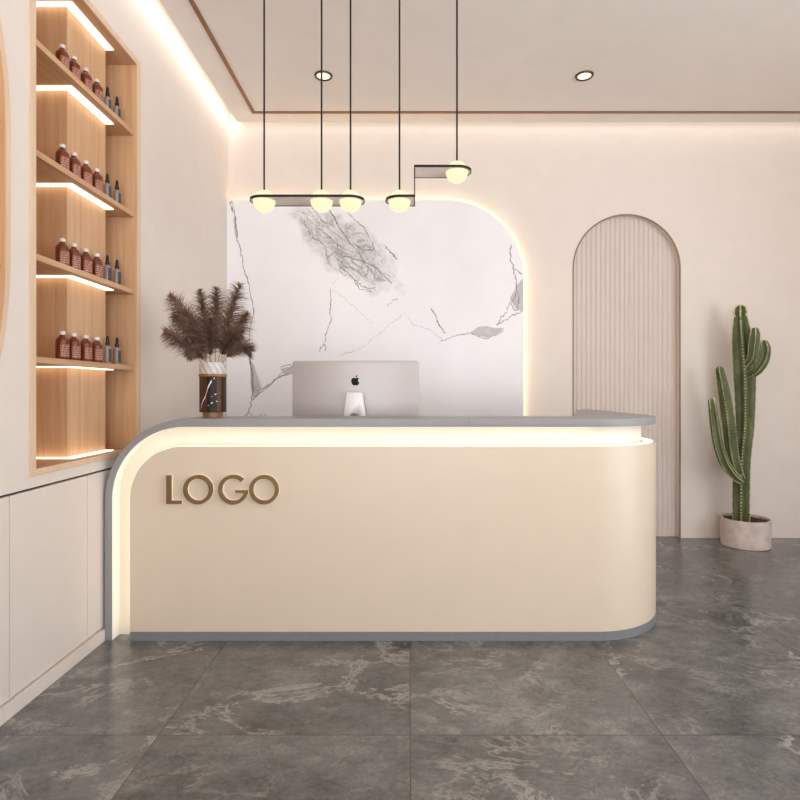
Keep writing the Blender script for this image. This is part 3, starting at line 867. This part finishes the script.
def ribbed(name, pts, radii, nr, depth, phase=-121, n=10, dot=.0052, step=2):
    path = smooth_path(pts, n)
    rad = [r_.x for r_ in smooth_path([(r, 0, 0) for r in radii], n)]
    # rounded tip
    tipd = (path[-1] - path[-2]).normalized()
    r_end = rad[-1]
    for k in range(1, 6):
        a = k / 5 * PI / 2
        path.append(path[len(path) - k] * 0 + path[-k] + tipd * r_end * math.sin(a) if k == 1 else path[-k] + tipd * r_end * math.sin(a)); rad.append(max(.002, r_end * math.cos(a)))
    seg = nr * 8
    bm = bmesh.new(); bd = bmesh.new(); rings = []
    nrm = None
    for i, p in enumerate(path):
        d = (path[min(i + 1, len(path) - 1)] - path[max(i - 1, 0)])
        d = d.normalized() if d.length > 1e-6 else tipd
        ref = Vector((1, 0, 0))
        nrm = (ref - d * ref.dot(d)).normalized() if nrm is None else (nrm - d * nrm.dot(d)).normalized()
        b = d.cross(nrm)
        ring = []
        rip = 1 + .02 * math.sin(i * 2.1)
        for k in range(seg):
            th = 2 * PI * k / seg
            w_ = abs(math.cos(nr * (th - math.radians(phase)) / 2))      # 1 on a rib, 0 in a groove
            rr_ = rad[i] * rip * (1 - depth * (1 - w_ ** 1.3))
            ring.append(bm.verts.new(p + (nrm * math.cos(th) + b * math.sin(th)) * rr_))
        rings.append(ring)
        if i % step == 0 or True:
            for q in range(nr):
                th = math.radians(phase) + 2 * PI * q / nr
                c_ = p + (nrm * math.cos(th) + b * math.sin(th)) * (rad[i] * rip + .001)
                if rad[i] > .012:
                    bmesh.ops.create_icosphere(bd, subdivisions=1, radius=dot * rnd.uniform(.7, 1.1), matrix=Matrix.Translation(c_))
    for a, b in zip(rings, rings[1:]):
        for k in range(seg): bm.faces.new((a[k], a[(k + 1) % seg], b[(k + 1) % seg], b[k]))
    bm.faces.new(rings[0]); bm.faces.new(rings[-1])
    s_ = finish(bm, name, M['cactus'], ca, 60)
    tag(finish(bd, 'spine_cushions', M['spine'], s_), kind='stuff')
    return s_
S = 125.3
def K(px, py, dy=0):
    q = S * KY / (KY + dy)
    return ((px - 409) / q - KX, dy, 1.23 - (py - 391) / q)
ribbed('trunk', [K(741.2, 523), K(741.2, 495), K(742, 460), K(744.8, 428), K(745.2, 398), K(744.2, 366), K(741.6, 335), K(740.8, 321)], [.066, .067, .068, .072, .080, .088, .074, .058], 6, .34, n=10, dot=.0062)
ribbed('crown', [K(740.5, 317), K(740.5, 313), K(740.5, 311)], [.034, .050, .046], 6, .35, n=4, dot=.008)
ribbed('arm', [K(741, 478, -.02), K(735.5, 466, -.05), K(731.5, 448, -.06), K(728.5, 420, -.06), K(724, 390, -.06), K(720, 370, -.06)], [.028, .041, .047, .048, .044, .032], 5, .34)
ribbed('arm', [K(741, 481, -.04), K(733, 475, -.09), K(724.5, 463, -.11), K(718, 443, -.12), K(714.5, 420, -.12), K(712, 401.5, -.12)], [.022, .031, .036, .037, .035, .027], 5, .34)
ribbed('arm', [K(747, 376, -.03), K(756, 370.5, -.08), K(762.5, 361, -.09), K(765, 350, -.09), K(764.5, 343.5, -.09)], [.030, .040, .043, .040, .028], 5, .32, n=6)
ribbed('arm', [K(746, 366, -.05), K(752, 358, -.10), K(754, 345, -.11), K(755, 335, -.11), K(755, 331, -.11)], [.026, .034, .037, .035, .028], 5, .32, n=6)

# ------------------------------------------------------------------ light
def area(name, loc, rot, sx_, sy_, energy, col):
    l = bpy.data.lights.new(name, 'AREA'); l.shape = 'RECTANGLE'; l.size = sx_; l.size_y = sy_; l.energy = energy; l.color = col
    o = bpy.data.objects.new(name, l); COL.objects.link(o); o.location = loc; o.rotation_euler = rot; return o
WARM = (1, .94, .85)
# strips hidden on the cove ledges, facing the walls
area('cove_light_left', (XL + .10, (YF + YB) / 2, H + .085), (0, math.radians(62), 0), .03, YB - YF - .06, 9, WARM)
area('cove_light_back', ((XL + XR) / 2, YB - .125, H + .085), (math.radians(62), 0, 0), XR - XL - .1, .03, 2.2, WARM)
w = bpy.data.worlds.new('daylight'); SC.world = w; w.use_nodes = True
bg = w.node_tree.nodes['Background']; bg.inputs[0].default_value = (1, .965, .93, 1); bg.inputs[1].default_value = 2.55
wt = w.node_tree; tc = wt.nodes.new('ShaderNodeTexCoord'); sx = wt.nodes.new('ShaderNodeSeparateXYZ'); rp = wt.nodes.new('ShaderNodeValToRGB')
wt.links.new(tc.outputs['Generated'], sx.inputs[0])            # overcast sky; added brightness in the lower half lifts the ceiling
ma = wt.nodes.new('ShaderNodeMath'); ma.operation = 'MULTIPLY_ADD'; ma.inputs[1].default_value = .5; ma.inputs[2].default_value = .5
wt.links.new(sx.outputs[2], ma.inputs[0]); wt.links.new(ma.outputs[0], rp.inputs[0])
rp.color_ramp.elements[0].position = .47; rp.color_ramp.elements[0].color = (1.9, 1.93, 1.96, 1)
rp.color_ramp.elements[1].position = .53; rp.color_ramp.elements[1].color = (.92, .995, 1.07, 1)
wt.links.new(rp.outputs[0], bg.inputs[0])
po = area('shopfront_portal', ((XL + 1.7) / 2, YF, H / 2), (math.radians(90), 0, 0), 1.7 - XL, H, 1, (1, 1, 1)); po.data.cycles.is_portal = True
po2 = area('side_portal', (XR + .05, (YF + 2.0) / 2, H / 2), (0, math.radians(90), 0), H, 2.0 - YF, 1, (1, 1, 1)); po2.data.cycles.is_portal = True

# ------------------------------------------------------------------ camera
cam = bpy.data.cameras.new('camera'); cam.sensor_width = 36; cam.lens = 36 * 560 / 800
cam.shift_x = -9 / 800; cam.shift_y = -9 / 800; cam.clip_start = .05
co = bpy.data.objects.new('camera', cam); COL.objects.link(co)
co.location = (0, 0, 1.23); co.rotation_euler = (math.radians(90), 0, 0)
SC.camera = co
SC.view_settings.view_transform = 'Standard'; SC.view_settings.look = 'None'
SC.view_settings.gamma = 1; SC.view_settings.use_curve_mapping = False
SC.view_settings.exposure = .05
SC.cycles.max_bounces = 10; SC.cycles.diffuse_bounces = 6
